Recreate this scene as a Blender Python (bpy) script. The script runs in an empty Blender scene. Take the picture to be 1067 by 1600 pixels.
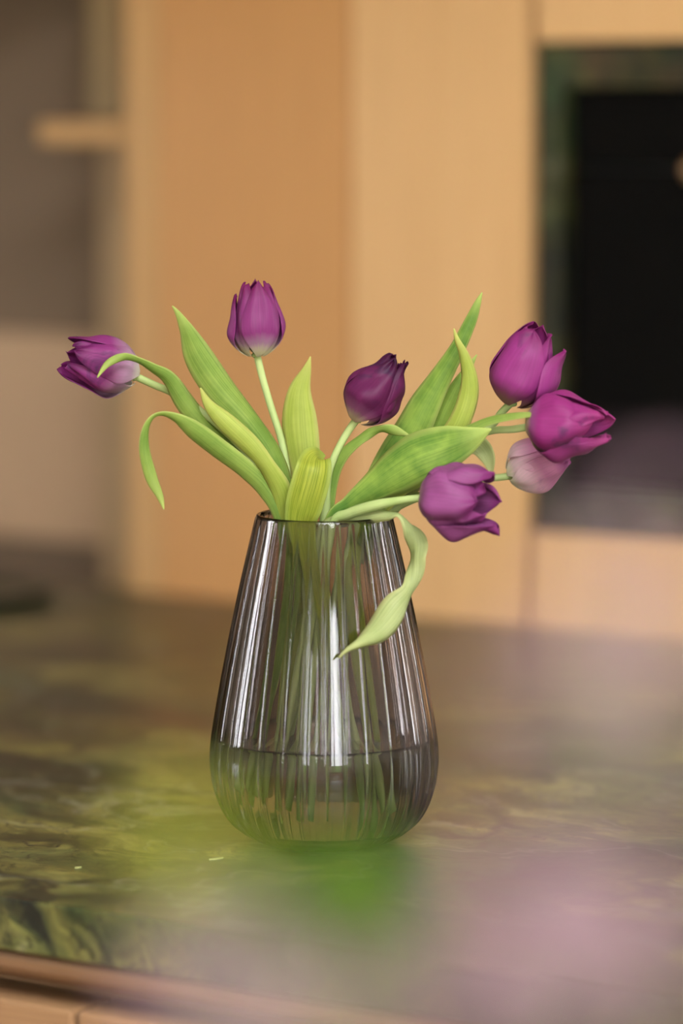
import bpy, math, random
from mathutils import Vector, noise as mnoise
random.seed(7)
R = math.radians
C = bpy.context.scene.collection
S = bpy.context.scene

# ------------------------------------------------------------------ camera
W, H, FPX = 1067.0, 1600.0, 5600.0            # the photograph and its focal length in pixels
YAW, PITCH = R(33.0), math.atan(650 / FPX)     # the wall runs along X; the camera looks at it from the right
TOP = 0.90                                     # worktop height
FH = Vector((-math.sin(YAW), math.cos(YAW), 0))
RT = Vector((math.cos(YAW), math.sin(YAW), 0))
FW = (FH * math.cos(PITCH) - Vector((0, 0, math.sin(PITCH)))).normalized()
UP = RT.cross(FW)
D0 = 2.81
def ray(px, py):
    return FW + RT * ((px - W / 2) / FPX) + UP * ((H / 2 - py) / FPX)
CAM = Vector((0, 0, TOP)) - ray(506.5, 1313) * D0
cam_data = bpy.data.cameras.new('camera')
cam = bpy.data.objects.new('camera', cam_data)
C.objects.link(cam)
cam.location = CAM
cam.rotation_euler = (R(90) - PITCH, 0, YAW)
cam_data.sensor_fit = 'VERTICAL'
cam_data.sensor_height = 36.0
cam_data.sensor_width = 24.0
cam_data.lens = FPX / H * 36.0
cam_data.clip_start = 0.05
cam_data.dof.use_dof = True
cam_data.dof.focus_distance = 2.77
cam_data.dof.aperture_fstop = 1.9
S.camera = cam

# ------------------------------------------------------------------ world, exposure
world = bpy.data.worlds.new('world')
S.world = world
world.use_nodes = True
bg = world.node_tree.nodes['Background']
bg.inputs['Color'].default_value = (0.93, 0.965, 1.0, 1)
bg.inputs['Strength'].default_value = 20.0
S.view_settings.view_transform = 'Standard'
S.view_settings.look = 'None'
S.view_settings.gamma = 1.0
S.view_settings.use_curve_mapping = False
S.view_settings.exposure = 0.27
try:
    S.cycles.max_bounces = 20
    S.cycles.transmission_bounces = 20
    S.cycles.glossy_bounces = 8
    S.cycles.diffuse_bounces = 5
    S.cycles.transparent_max_bounces = 16
    S.cycles.use_denoising = True
    S.cycles.sample_clamp_indirect = 8.0
    S.cycles.blur_glossy = 0.3
except Exception:
    pass

# room extents
XL, XR, YR, ZC = -4.6, 3.6, -5.2, 2.75

# ------------------------------------------------------------------ geometry helpers
def at_table(px, py, z=TOP):
    d = ray(px, py); t = (z - CAM.z) / d.z
    return CAM + d * t
def at_wall(px, py, Y):
    d = ray(px, py); t = (Y - CAM.y) / d.y
    return CAM + d * t
def at(px, py, off=0.0):
    """point seen at (px,py) on the upright plane through the vase axis, moved 'off' metres away from the camera"""
    d = ray(px, py); t = (FH.dot(-CAM) + off) / FH.dot(d)
    return CAM + d * t
def at_depth(px, py, depth):
    return CAM + ray(px, py) * depth
PXM = FPX / D0                                  # pixels per metre at the vase

def mesh_obj(name, verts, faces, mat, parent=None, smooth=True, uvs=None):
    o0 = parent.location if parent is not None else Vector((0, 0, 0))
    if parent is not None and parent.parent is not None:
        o0 = o0 + parent.parent.location
    me = bpy.data.meshes.new(name)
    me.from_pydata([tuple(Vector(v) - o0) for v in verts], [], faces)
    if uvs:
        uvl = me.uv_layers.new(name='UVMap')
        for l in me.loops:
            uvl.data[l.index].uv = uvs[l.vertex_index]
    if smooth:
        me.polygons.foreach_set('use_smooth', [True] * len(me.polygons))
    me.materials.append(mat)
    me.update()
    o = bpy.data.objects.new(name, me)
    C.objects.link(o)
    if parent is not None:
        o.parent = parent
    return o
def empty(name, loc):
    o = bpy.data.objects.new(name, None)
    o.location = loc
    o.empty_display_size = 0.05
    C.objects.link(o)
    return o
def tag(o, label, cat, group=None):
    o['label'] = label; o['category'] = cat
    if group: o['group'] = group
    return o
def struct(o):
    o['kind'] = 'structure'
    return o
def box_data(x0, x1, y0, y1, z0, z1, b=0.0):
    """box with chamfered edges"""
    if b <= 0:
        v = [(x, y, z) for z in (z0, z1) for y in (y0, y1) for x in (x0, x1)]
        f = [(0, 2, 3, 1), (4, 5, 7, 6), (0, 1, 5, 4), (2, 6, 7, 3), (0, 4, 6, 2), (1, 3, 7, 5)]
        return v, f
    import bmesh
    bm = bmesh.new()
    v = [bm.verts.new(p) for p in [(x, y, z) for z in (z0, z1) for y in (y0, y1) for x in (x0, x1)]]
    for f in [(0, 2, 3, 1), (4, 5, 7, 6), (0, 1, 5, 4), (2, 6, 7, 3), (0, 4, 6, 2), (1, 3, 7, 5)]:
        bm.faces.new([v[i] for i in f])
    bmesh.ops.bevel(bm, geom=list(bm.edges), offset=b, segments=2, affect='EDGES', profile=0.5)
    bm.verts.index_update()
    vv = [tuple(x.co) for x in bm.verts]
    ff = [tuple(x.index for x in fc.verts) for fc in bm.faces]
    bm.free()
    return vv, ff
def box(name, x0, x1, y0, y1, z0, z1, mat, parent=None, b=0.0):
    v, f = box_data(min(x0, x1), max(x0, x1), min(y0, y1), max(y0, y1), min(z0, z1), max(z0, z1), b)
    return mesh_obj(name, v, f, mat, parent, smooth=False)
def boxes(name, lst, mat, parent=None):
    V, F = [], []
    for a in lst:
        v, f = box_data(*a)
        n = len(V); V += v; F += [tuple(i + n for i in q) for q in f]
    return mesh_obj(name, V, F, mat, parent, smooth=False)
def catmull(P, n):
    """resample rows of numbers (any width) with n steps for each span"""
    out = []
    m = len(P)
    for i in range(m - 1):
        p0 = P[max(i - 1, 0)]; p1 = P[i]; p2 = P[i + 1]; p3 = P[min(i + 2, m - 1)]
        for k in range(n):
            t = k / n
            out.append([0.5 * ((2 * b) + (-a + c) * t + (2 * a - 5 * b + 4 * c - d) * t * t + (-a + 3 * b - 3 * c + d) * t ** 3)
                        for a, b, c, d in zip(p0, p1, p2, p3)])
    out.append(list(P[-1]))
    return out
def tube(name, pts, radii, mat, parent, seg=10, n=6, ref=Vector((0.3, 0.9, 0.2))):
    rows = catmull([list(p) + [r] for p, r in zip(pts, radii)], n)
    P = [Vector(r[:3]) for r in rows]
    V, F, UV = [], [], []
    L = 0
    for i, p in enumerate(P):
        t = (P[min(i + 1, len(P) - 1)] - P[max(i - 1, 0)]).normalized()
        a = t.cross(ref).normalized(); b = t.cross(a)
        if i: L += (p - P[i - 1]).length
        for k in range(seg):
            q = 2 * math.pi * k / seg
            V.append(p + (a * math.cos(q) + b * math.sin(q)) * rows[i][3]); UV.append((k / seg, L))
    for i in range(len(P) - 1):
        for k in range(seg):
            F.append((i * seg + k, i * seg + (k + 1) % seg, (i + 1) * seg + (k + 1) % seg, (i + 1) * seg + k))
    n0 = len(V)
    V.append(P[0]); UV.append((0, 0)); V.append(P[-1]); UV.append((0, L))
    for k in range(seg):
        F.append((n0, (k + 1) % seg, k))
        F.append((n0 + 1, (len(P) - 1) * seg + k, (len(P) - 1) * seg + (k + 1) % seg))
    return mesh_obj(name, V, F, mat, parent, True, UV)
def lathe(name, prof, mat, parent=None, seg=96, center=Vector((0, 0, 0)), flute=None):
    """prof: list of (r,z, flute amount) from one pole or edge to the other; r==0 closes"""
    V, F = [], []
    rows = []
    for p in prof:
        r, z = p[0], p[1]; am = p[2] if len(p) > 2 else 0
        if r <= 1e-7:
            rows.append([len(V)]); V.append((center.x, center.y, center.z + z)); continue
        ids = []
        for k in range(seg):
            q = 2 * math.pi * k / seg
            rr = r - (flute(q) * am if flute else 0)
            ids.append(len(V)); V.append((center.x + rr * math.cos(q), center.y + rr * math.sin(q), center.z + z))
        rows.append(ids)
    for a, b in zip(rows[:-1], rows[1:]):
        if len(a) == 1 and len(b) == 1: continue
        for k in range(seg):
            k2 = (k + 1) % seg
            if len(a) == 1: F.append((a[0], b[k2], b[k]))
            elif len(b) == 1: F.append((a[k], a[k2], b[0]))
            else: F.append((a[k], a[k2], b[k2], b[k]))
    return mesh_obj(name, V, F, mat, parent, True)

# ------------------------------------------------------------------ material helpers
def new_mat(name):
    m = bpy.data.materials.new(name); m.use_nodes = True
    nt = m.node_tree
    p = nt.nodes['Principled BSDF']
    return m, nt, p
def nd(nt, kind, **kw):
    n = nt.nodes.new(kind)
    for k, v in kw.items():
        if k in n.inputs: n.inputs[k].default_value = v
        else: setattr(n, k, v)
    return n
def ramp(nt, src, stops):
    r = nt.nodes.new('ShaderNodeValToRGB')
    e = r.color_ramp.elements
    while len(e) < len(stops): e.new(0.5)
    for q, (pos, col) in zip(e, stops):
        q.position = pos; q.color = (*col, 1) if len(col) == 3 else col
    nt.links.new(src, r.inputs[0])
    return r.outputs[0]
def mixc(nt, fac, a, b, mode='MIX'):
    m = nt.nodes.new('ShaderNodeMix'); m.data_type = 'RGBA'; m.blend_type = mode
    for s, v in ((0, fac), (6, a), (7, b)):
        if hasattr(v, 'links') or hasattr(v, 'is_linked'): nt.links.new(v, m.inputs[s])
        elif s == 0: m.inputs[s].default_value = v
        else: m.inputs[s].default_value = (*v, 1)
    return m.outputs[2]
def coords(nt, scale=(1, 1, 1), rot=(0, 0, 0), loc=(0, 0, 0), kind='geo'):
    if kind == 'geo':
        s = nt.nodes.new('ShaderNodeNewGeometry').outputs['Position']
    elif kind == 'uv':
        s = nt.nodes.new('ShaderNodeTexCoord').outputs['UV']
    else:
        s = nt.nodes.new('ShaderNodeTexCoord').outputs['Object']
    m = nt.nodes.new('ShaderNodeMapping')
    m.inputs['Scale'].default_value = scale; m.inputs['Rotation'].default_value = rot; m.inputs['Location'].default_value = loc
    nt.links.new(s, m.inputs[0])
    return m.outputs[0]
def noise(nt, vec, scale, detail=4, rough=0.55, dist=0.0):
    n = nd(nt, 'ShaderNodeTexNoise', Scale=scale, Detail=detail, Roughness=rough, Distortion=dist)
    nt.links.new(vec, n.inputs['Vector'])
    return n.outputs[0]
def bump(nt, p, h, strength, dist=0.001):
    b = nd(nt, 'ShaderNodeBump', Strength=strength, Distance=dist)
    nt.links.new(h, b.inputs['Height']); nt.links.new(b.outputs[0], p.inputs['Normal'])

def mat_plain(name, col, rough=0.6, spec=0.4, metal=0.0, var=0.06):
    m, nt, p = new_mat(name)
    v = noise(nt, coords(nt), 3.0, 3)
    c = ramp(nt, v, [(0.3, tuple(x * (1 - var) for x in col)), (0.7, tuple(min(1, x * (1 + var)) for x in col))])
    nt.links.new(c, p.inputs['Base Color'])
    p.inputs['Roughness'].default_value = rough; p.inputs['Specular IOR Level'].default_value = spec
    p.inputs['Metallic'].default_value = metal
    return m
def mat_wood(name, light, dark, along='z', rough=0.45, grain=1.0):
    m, nt, p = new_mat(name)
    sc = {'z': (22, 22, 0.7), 'x': (0.9, 26, 26)}[along]
    big = {'z': (5, 5, 0.35), 'x': (0.5, 6, 6)}[along]
    fine = {'z': (260, 260, 5), 'x': (6, 330, 330)}[along]
    n1 = noise(nt, coords(nt, sc), 1.6, 6, 0.6, 0.6)
    n2 = noise(nt, coords(nt, big), 1.0, 3, 0.5, 0.3)
    n3 = noise(nt, coords(nt, fine), 1.0, 2, 0.6)
    mid = tuple((a + b) / 2 for a, b in zip(light, dark))
    c1 = ramp(nt, n1, [(0.28, dark), (0.5, mid), (0.72, light)])
    c2 = ramp(nt, n2, [(0.3, mid), (0.7, light)])
    c = mixc(nt, 0.5, c1, c2)
    c = mixc(nt, 0.35 * grain, c, ramp(nt, n3, [(0.35, tuple(x * 0.55 for x in dark)), (0.6, light)]), 'MIX')
    nt.links.new(c, p.inputs['Base Color'])
    p.inputs['Roughness'].default_value = rough; p.inputs['Specular IOR Level'].default_value = 0.4
    bump(nt, p, n3, 0.12, 0.0006)
    return m
def mat_stone(name, rough=0.3):
    m, nt, p = new_mat(name)
    g = coords(nt, (1, 1.5, 1), (0, 0, R(20)))
    w = noise(nt, g, 2.2, 5, 0.6, 1.0)
    wv = nd(nt, 'ShaderNodeVectorMath', operation='MULTIPLY_ADD')
    nse = nd(nt, 'ShaderNodeTexNoise', Scale=3.0, Detail=4, Roughness=0.6)
    nt.links.new(g, nse.inputs['Vector'])
    nt.links.new(nse.outputs['Color'], wv.inputs[0]); wv.inputs[1].default_value = (0.5, 0.5, 0.5); nt.links.new(g, wv.inputs[2])
    gd = wv.outputs[0]
    base = ramp(nt, noise(nt, gd, 3.2, 7, 0.62, 0.8), [(0.34, (0.007, 0.010, 0.006)), (0.43, (0.016, 0.019, 0.007)), (0.51, (0.060, 0.055, 0.016)), (0.60, (0.20, 0.175, 0.045)), (0.74, (0.30, 0.27, 0.12))])
    green = ramp(nt, noise(nt, gd, 5.5, 5, 0.6), [(0.45, (0, 0, 0)), (0.62, (1, 1, 1))])
    base = mixc(nt, green, base, mixc(nt, 0.6, base, (0.03, 0.07, 0.03)))
    red = ramp(nt, noise(nt, coords(nt, (1, 1, 1), (0, 0, 0), (3, 7, 1)), 4.0, 4, 0.6, 0.6), [(0.58, (0, 0, 0)), (0.72, (0.75, 0.75, 0.75))])
    base = mixc(nt, red, base, (0.10, 0.048, 0.026))
    # dark and pale veins: ridges of distorted noise
    def vein(scale, width, loc, dist=0.4):
        mp = nd(nt, 'ShaderNodeMapping'); mp.inputs['Location'].default_value = loc; nt.links.new(gd, mp.inputs[0])
        n = noise(nt, mp.outputs[0], scale, 4, 0.5, dist)
        s = nd(nt, 'ShaderNodeMath', operation='SUBTRACT'); nt.links.new(n, s.inputs[0]); s.inputs[1].default_value = 0.5
        a = nd(nt, 'ShaderNodeMath', operation='ABSOLUTE'); nt.links.new(s.outputs[0], a.inputs[0])
        return ramp(nt, a.outputs[0], [(0.0, (1, 1, 1)), (width, (0, 0, 0))])
    c = mixc(nt, vein(2.4, 0.032, (1, 2, 0)), base, (0.012, 0.014, 0.011))
    c = mixc(nt, vein(9.0, 0.012, (5, 1, 2), 0.8), c, (0.014, 0.015, 0.010))
    vo = nd(nt, 'ShaderNodeTexVoronoi', feature='DISTANCE_TO_EDGE', Scale=11.0)
    mp2 = nd(nt, 'ShaderNodeVectorMath', operation='MULTIPLY_ADD'); nse2 = nd(nt, 'ShaderNodeTexNoise', Scale=9.0, Detail=5, Roughness=0.65)
    nt.links.new(gd, nse2.inputs['Vector']); nt.links.new(nse2.outputs['Color'], mp2.inputs[0]); mp2.inputs[1].default_value = (0.22, 0.22, 0.22); nt.links.new(gd, mp2.inputs[2])
    nt.links.new(mp2.outputs[0], vo.inputs['Vector'])
    ck = ramp(nt, vo.outputs['Distance'], [(0.0, (1, 1, 1)), (0.035, (0, 0, 0))])
    msk = ramp(nt, noise(nt, g, 3.5, 3, 0.6), [(0.38, (0, 0, 0)), (0.54, (1, 1, 1))])
    ckm = mixc(nt, 1.0, ck, msk, 'MULTIPLY')
    c = mixc(nt, ckm, c, (0.010, 0.010, 0.007))
    spk = ramp(nt, noise(nt, gd, 45, 5, 0.7), [(0.40, (0.55, 0.55, 0.55)), (0.62, (1.25, 1.25, 1.2))])
    c = mixc(nt, 0.6, c, mixc(nt, 1.0, c, spk, 'MULTIPLY'))
    lv = nd(nt, 'ShaderNodeMath', operation='MULTIPLY'); nt.links.new(vein(3.1, 0.010, (8, 3, 0)), lv.inputs[0]); lv.inputs[1].default_value = 0.28
    c = mixc(nt, lv.outputs[0], c, (0.34, 0.32, 0.24))
    nt.links.new(c, p.inputs['Base Color'])
    p.inputs['Roughness'].default_value = rough; p.inputs['Specular IOR Level'].default_value = 0.5
    bump(nt, p, noise(nt, gd, 60, 3), 0.05, 0.0008)
    return m
def mat_leaf(name, dark, light, edge, stripe=1.0, trans=0.45):
    """UV: u 0..1 across, v 0..1 along"""
    m, nt, p = new_mat(name)
    st = noise(nt, coords(nt, (46, 2.2, 1), kind='uv'), 1.0, 3, 0.6)
    bl = noise(nt, coords(nt, (1, 1, 1), kind='geo'), 24.0, 4, 0.6)
    c = ramp(nt, bl, [(0.36, dark), (0.64, light)])
    c2 = ramp(nt, st, [(0.38, tuple(x * 0.62 for x in dark)), (0.62, light)])
    c = mixc(nt, 0.42 * stripe, c, c2)
    tc = nt.nodes.new('ShaderNodeTexCoord'); sep = nt.nodes.new('ShaderNodeSeparateXYZ'); nt.links.new(tc.outputs['UV'], sep.inputs[0])
    a = nd(nt, 'ShaderNodeMath', operation='SUBTRACT'); nt.links.new(sep.outputs[0], a.inputs[0]); a.inputs[1].default_value = 0.5
    b = nd(nt, 'ShaderNodeMath', operation='ABSOLUTE'); nt.links.new(a.outputs[0], b.inputs[0])
    e = ramp(nt, b.outputs[0], [(0.34, (0, 0, 0)), (0.5, (0.8, 0.8, 0.8))])
    c = mixc(nt, e, c, edge)
    tip = ramp(nt, sep.outputs[1], [(0.80, (0, 0, 0)), (1.0, (0.85, 0.85, 0.85))])
    c = mixc(nt, tip, c, edge)
    nt.links.new(c, p.inputs['Base Color'])
    p.inputs['Roughness'].default_value = 0.42; p.inputs['Specular IOR Level'].default_value = 0.22
    bump(nt, p, st, 0.25, 0.0008)
    tr = nt.nodes.new('ShaderNodeBsdfTranslucent'); nt.links.new(c, tr.inputs[0])
    mx = nt.nodes.new('ShaderNodeMixShader'); mx.inputs[0].default_value = trans
    nt.links.new(p.outputs[0], mx.inputs[1]); nt.links.new(tr.outputs[0], mx.inputs[2])
    nt.links.new(mx.outputs[0], nt.nodes['Material Output'].inputs[0])
    return m
def mat_petal(name, base, low, body, tip, blot, amount, trans=0.35, hi=0.34):
    """UV: u across, v along; base = pale foot of the petal, blot = dark bruised patches"""
    m, nt, p = new_mat(name)
    tc = nt.nodes.new('ShaderNodeTexCoord'); sep = nt.nodes.new('ShaderNodeSeparateXYZ'); nt.links.new(tc.outputs['UV'], sep.inputs[0])
    st = noise(nt, coords(nt, (26, 1.6, 1), kind='uv'), 1.0, 4, 0.6)
    wob = nd(nt, 'ShaderNodeMath', operation='MULTIPLY_ADD'); nt.links.new(st, wob.inputs[0]); wob.inputs[1].default_value = 0.16; nt.links.new(sep.outputs[1], wob.inputs[2])
    c = ramp(nt, wob.outputs[0], [(0.16, base), (0.28, low), (hi + 0.08, body), (0.85, body), (1.08, tip)])
    c = mixc(nt, 0.28, c, mixc(nt, 1.0, c, ramp(nt, st, [(0.35, (0.45, 0.42, 0.45)), (0.65, (1.15, 1.1, 1.15))]), 'MULTIPLY'))
    bl = ramp(nt, noise(nt, coords(nt, kind='geo'), 42.0, 4, 0.6, 0.6), [(0.62 - amount * 0.25, (0, 0, 0)), (0.74 - amount * 0.2, (0.85, 0.85, 0.85))])
    top = ramp(nt, sep.outputs[1], [(0.3, (0, 0, 0)), (0.65, (1, 1, 1))])
    f = nd(nt, 'ShaderNodeMix'); f.data_type = 'RGBA'; f.blend_type = 'MULTIPLY'; f.inputs[0].default_value = 1
    nt.links.new(bl, f.inputs[6]); nt.links.new(top, f.inputs[7])
    c = mixc(nt, f.outputs[2], c, blot)
    nt.links.new(c, p.inputs['Base Color'])
    p.inputs['Roughness'].default_value = 0.45; p.inputs['Specular IOR Level'].default_value = 0.2
    bump(nt, p, st, 0.3, 0.0008)
    tr = nt.nodes.new('ShaderNodeBsdfTranslucent'); nt.links.new(c, tr.inputs[0])
    mx = nt.nodes.new('ShaderNodeMixShader'); mx.inputs[0].default_value = trans
    nt.links.new(p.outputs[0], mx.inputs[1]); nt.links.new(tr.outputs[0], mx.inputs[2])
    nt.links.new(mx.outputs[0], nt.nodes['Material Output'].inputs[0])
    return m
def mat_glass(name, col, ior, rough=0.0):
    m, nt, p = new_mat(name)
    nt.nodes.remove(p)
    g = nd(nt, 'ShaderNodeBsdfGlass', Roughness=rough, IOR=ior)
    g.inputs['Color'].default_value = (*col, 1)
    nt.links.new(g.outputs[0], nt.nodes['Material Output'].inputs[0])
    return m

M = {}
M['plaster'] = mat_plain('warm plaster', (0.74, 0.70, 0.64), 0.8, 0.2, var=0.02)
M['ceiling'] = mat_plain('white ceiling', (0.80, 0.79, 0.77), 0.85, 0.2, var=0.02)
M['shaded_taupe'] = mat_plain('taupe plaster', (0.23, 0.155, 0.10), 0.7, 0.25, var=0.05)  # darkened to carry the shadow on the upper niche wall
M['lit_panel'] = mat_plain('pale lit niche panel', (0.60, 0.39, 0.235), 0.6, 0.3, var=0.05)  # lighter tone stands for the lit lower part of the niche wall
M['oak_lit'] = mat_wood('tan oak', (0.54, 0.36, 0.185), (0.47, 0.30, 0.145), 'z', 0.5, 0.4)  # lighter board colour stands for the lit edge of the niche below the shelf
M['floor'] = mat_wood('oak floor', (0.42, 0.29, 0.18), (0.28, 0.18, 0.10), 'x', 0.4)
M['oak_gold'] = mat_wood('golden oak veneer', (0.60, 0.30, 0.105), (0.52, 0.24, 0.08), 'z', 0.42, 0.4)
M['oak_pale'] = mat_wood('pale oak veneer', (0.74, 0.44, 0.20), (0.67, 0.375, 0.155), 'z', 0.42, 0.4)
M['oak_side'] = mat_wood('oak side panel', (0.60, 0.34, 0.135), (0.53, 0.285, 0.105), 'z', 0.45, 0.4)
M['oak_dull'] = mat_wood('dull strip oak', (0.42, 0.29, 0.14), (0.36, 0.24, 0.11), 'z', 0.5, 0.4)  # board colour stands for the lit strip of niche wall above the shelf
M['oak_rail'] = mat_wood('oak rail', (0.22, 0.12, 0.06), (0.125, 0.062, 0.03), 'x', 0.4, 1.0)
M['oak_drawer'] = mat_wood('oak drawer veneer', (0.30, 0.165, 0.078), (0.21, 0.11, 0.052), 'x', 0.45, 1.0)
M['carcass'] = mat_plain('dark carcass', (0.10, 0.065, 0.04), 0.7)
M['stone'] = mat_stone('green marble', 0.30)
M['frame'] = mat_plain('window frame paint', (0.10, 0.10, 0.10), 0.5)
M['black_glass'] = mat_plain('black oven glass', (0.002, 0.002, 0.002), 0.15, 0.12)
M['steel'] = mat_plain('brushed steel', (0.45, 0.43, 0.40), 0.3, 0.5, 1.0)
M['brass'] = mat_plain('warm brass', (0.45, 0.27, 0.15), 0.4, 0.5, 1.0)
M['lawn'] = mat_plain('lawn', (0.10, 0.17, 0.05), 0.9, 0.1, var=0.3)
M['tray'] = mat_plain('dark green ceramic', (0.012, 0.020, 0.012), 0.35, 0.4)
M['crock'] = mat_plain('grey stoneware', (0.30, 0.29, 0.27), 0.6)
M['glass'] = mat_glass('smoked glass', (0.735, 0.71, 0.71), 1.5)
M['water'] = mat_glass('vase water', (0.95, 0.975, 0.90), 1.33)
M['leaf'] = mat_leaf('leaf green', (0.18, 0.32, 0.05), (0.37, 0.49, 0.10), (0.58, 0.64, 0.19))
M['leaf_y'] = mat_leaf('leaf yellow green', (0.37, 0.47, 0.06), (0.52, 0.58, 0.12), (0.66, 0.64, 0.20))
M['leaf_l'] = mat_leaf('leaf lime striped', (0.25, 0.37, 0.025), (0.54, 0.55, 0.075), (0.38, 0.46, 0.10), 1.6)
M['leaf_p'] = mat_leaf('leaf pale', (0.40, 0.48, 0.17), (0.56, 0.60, 0.28), (0.60, 0.60, 0.26))
M['leaf_d'] = mat_leaf('leaf deep green', (0.075, 0.19, 0.028), (0.32, 0.45, 0.075), (0.50, 0.58, 0.15), 0.6, 0.3)
M['stem'] = mat_leaf('tulip stem', (0.36, 0.47, 0.15), (0.50, 0.58, 0.24), (0.46, 0.55, 0.21), 0.5, 0.2)
M['petal'] = mat_petal('purple petal', (0.72, 0.66, 0.42), (0.403, 0.216, 0.317), (0.262, 0.041, 0.177), (0.190, 0.014, 0.100), (0.13, 0.03, 0.10), 0.05)
M['petal_open'] = mat_petal('mauve petal', (0.45, 0.25, 0.30), (0.266, 0.074, 0.200), (0.303, 0.075, 0.224), (0.234, 0.034, 0.160), (0.16, 0.05, 0.15), 0.0)
M['petal_dark'] = mat_petal('withered dark petal', (0.55, 0.40, 0.30), (0.288, 0.090, 0.198), (0.139, 0.017, 0.081), (0.063, 0.006, 0.039), (0.045, 0.015, 0.05), 0.45)
M['petal_spot'] = mat_petal('bruised purple petal', (0.80, 0.72, 0.62), (0.488, 0.311, 0.400), (0.275, 0.039, 0.187), (0.153, 0.013, 0.097), (0.06, 0.02, 0.07), 0.35, hi=0.55)
M['petal_pale'] = mat_petal('pale pink petal', (0.90, 0.84, 0.62), (0.84, 0.62, 0.62), (0.56, 0.20, 0.36), (0.306, 0.054, 0.198), (0.30, 0.10, 0.25), 0.1, hi=0.62)
M['petal_magenta'] = mat_petal('magenta petal', (0.62, 0.48, 0.30), (0.336, 0.080, 0.240), (0.305, 0.031, 0.176), (0.323, 0.031, 0.166), (0.11, 0.025, 0.09), 0.12)
M['petal_full'] = mat_petal('deep purple petal', (0.36, 0.18, 0.16), (0.29, 0.060, 0.18), (0.305, 0.037, 0.198), (0.230, 0.021, 0.132), (0.12, 0.02, 0.09), 0.08)
M['blossom'] = mat_petal('pale pink blossom', (0.38, 0.215, 0.255), (0.395, 0.24, 0.28), (0.405, 0.255, 0.29), (0.415, 0.27, 0.305), (0.45, 0.20, 0.3), 0.0, 0.5)
M['fresh_leaf'] = mat_leaf('fresh leaf', (0.040, 0.085, 0.002), (0.068, 0.120, 0.004), (0.07, 0.125, 0.004), 0.6, 0.35)
M['lime_leaf'] = mat_leaf('young lime leaf', (0.20, 0.27, 0.02), (0.30, 0.36, 0.03), (0.30, 0.36, 0.03), 0.6, 0.4)
M['twig'] = mat_plain('green twig', (0.20, 0.22, 0.09), 0.7)

# ------------------------------------------------------------------ room shell
YB = at_table(300, 931).y                 # front plane of the tall cabinets
YF = at_table(200, 1431).y                # front edge of the stone worktop
CABD = 0.62
YW = YB + CABD + 0.02                     # plaster wall behind the cabinets
struct(box('floor', XL, XR, YR, YW, -0.05, 0, M['floor']))
SKY = (0.7, 2.25, -2.5, -0.8)               # unseen skylight over the camera side, added to light the bouquet from above
struct(boxes('ceiling', [(XL, SKY[0], YR, YW, ZC, ZC + 0.2), (SKY[1], XR, YR, YW, ZC, ZC + 0.2), (SKY[0], SKY[1], YR, SKY[2], ZC, ZC + 0.2), (SKY[0], SKY[1], SKY[3], YW, ZC, ZC + 0.2)], M['ceiling']))
ld = bpy.data.lights.new('daylight_portal', 'AREA'); ld.shape = 'RECTANGLE'; ld.size = SKY[1] - SKY[0]; ld.size_y = SKY[3] - SKY[2]; ld.cycles.is_portal = True
lo = bpy.data.objects.new('daylight_portal', ld); C.objects.link(lo); lo.location = ((SKY[0] + SKY[1]) / 2, (SKY[2] + SKY[3]) / 2, ZC + 0.19)
struct(box('ground', -40, 40, -60, 20, -0.35, -0.25, M['lawn']))

def wall_with_windows(name, axis, plane, a0, a1, wins, thick=0.15):
    """axis 'y': wall at Y=plane running in X; axis 'x': wall at X=plane running in Y. wins: (a,b,z0,z1)"""
    cells = []
    xs = sorted({a0, a1, *[w[0] for w in wins], *[w[1] for w in wins]})
    for p, q in zip(xs[:-1], xs[1:]):
        w = [v for v in wins if v[0] <= p and v[1] >= q]
        if w: cells += [(p, q, 0, w[0][2]), (p, q, w[0][3], ZC)]
        else: cells += [(p, q, 0, ZC)]
    L = []
    for p, q, z0, z1 in cells:
        if z1 - z0 < 1e-4: continue
        if axis == 'y': L.append((p, q, plane - thick, plane, z0, z1))
        elif axis == 'b': L.append((p, q, plane, plane + thick, z0, z1))
        else:
            s = 1 if plane > 0 else -1
            L.append((min(plane, plane + s * thick), max(plane, plane + s * thick), p, q, z0, z1))
    struct(boxes(name, L, M['plaster']))
win_n = [0]
def window(axis, plane, a, b, z0, z1, bars):
    win_n[0] += 1
    t = 0.06
    edges = [(a, a + t, z0, z1), (b - t, b, z0, z1), (a + t, b - t, z0, z0 + t), (a + t, b - t, z1 - t, z1)]
    for i in range(1, bars + 1):
        c = a + (b - a) * i / (bars + 1)
        edges.append((c - t * 0.6, c + t * 0.6, z0 + t, z1 - t))
    L = []
    s = 1 if plane > 0 else -1
    for p, q, u, v in edges:
        lo, hi = sorted((plane + s * 0.04, plane + s * 0.10))
        L.append((p, q, lo, hi, u, v) if axis in 'yb' else (lo, hi, p, q, u, v))
    o = struct(boxes('window_%d' % win_n[0], L, M['frame']))
    # portal: tells the renderer where daylight enters
    ld = bpy.data.lights.new('daylight_portal', 'AREA'); ld.shape = 'RECTANGLE'
    ld.size = b - a; ld.size_y = z1 - z0; ld.cycles.is_portal = True
    lo = bpy.data.objects.new('daylight_portal', ld); C.objects.link(lo)
    if axis == 'y':
        lo.location = ((a + b) / 2, plane - 0.02, (z0 + z1) / 2); lo.rotation_euler = (R(90), 0, 0)
    elif axis == 'b':
        lo.location = ((a + b) / 2, plane + 0.02, (z0 + z1) / 2); lo.rotation_euler = (R(-90), 0, 0)
    else:
        lo.location = (plane + s * 0.02, (a + b) / 2, (z0 + z1) / 2); lo.rotation_euler = (R(90), 0, R(90) if s > 0 else R(-90))
    return o
rear = [(2.3, 3.0, 0.6, 2.5)]
left = [(-2.6, -1.7, 0.9, 2.5)]
right = [(-4.4, -3.15, 0.4, 2.6)]
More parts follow.
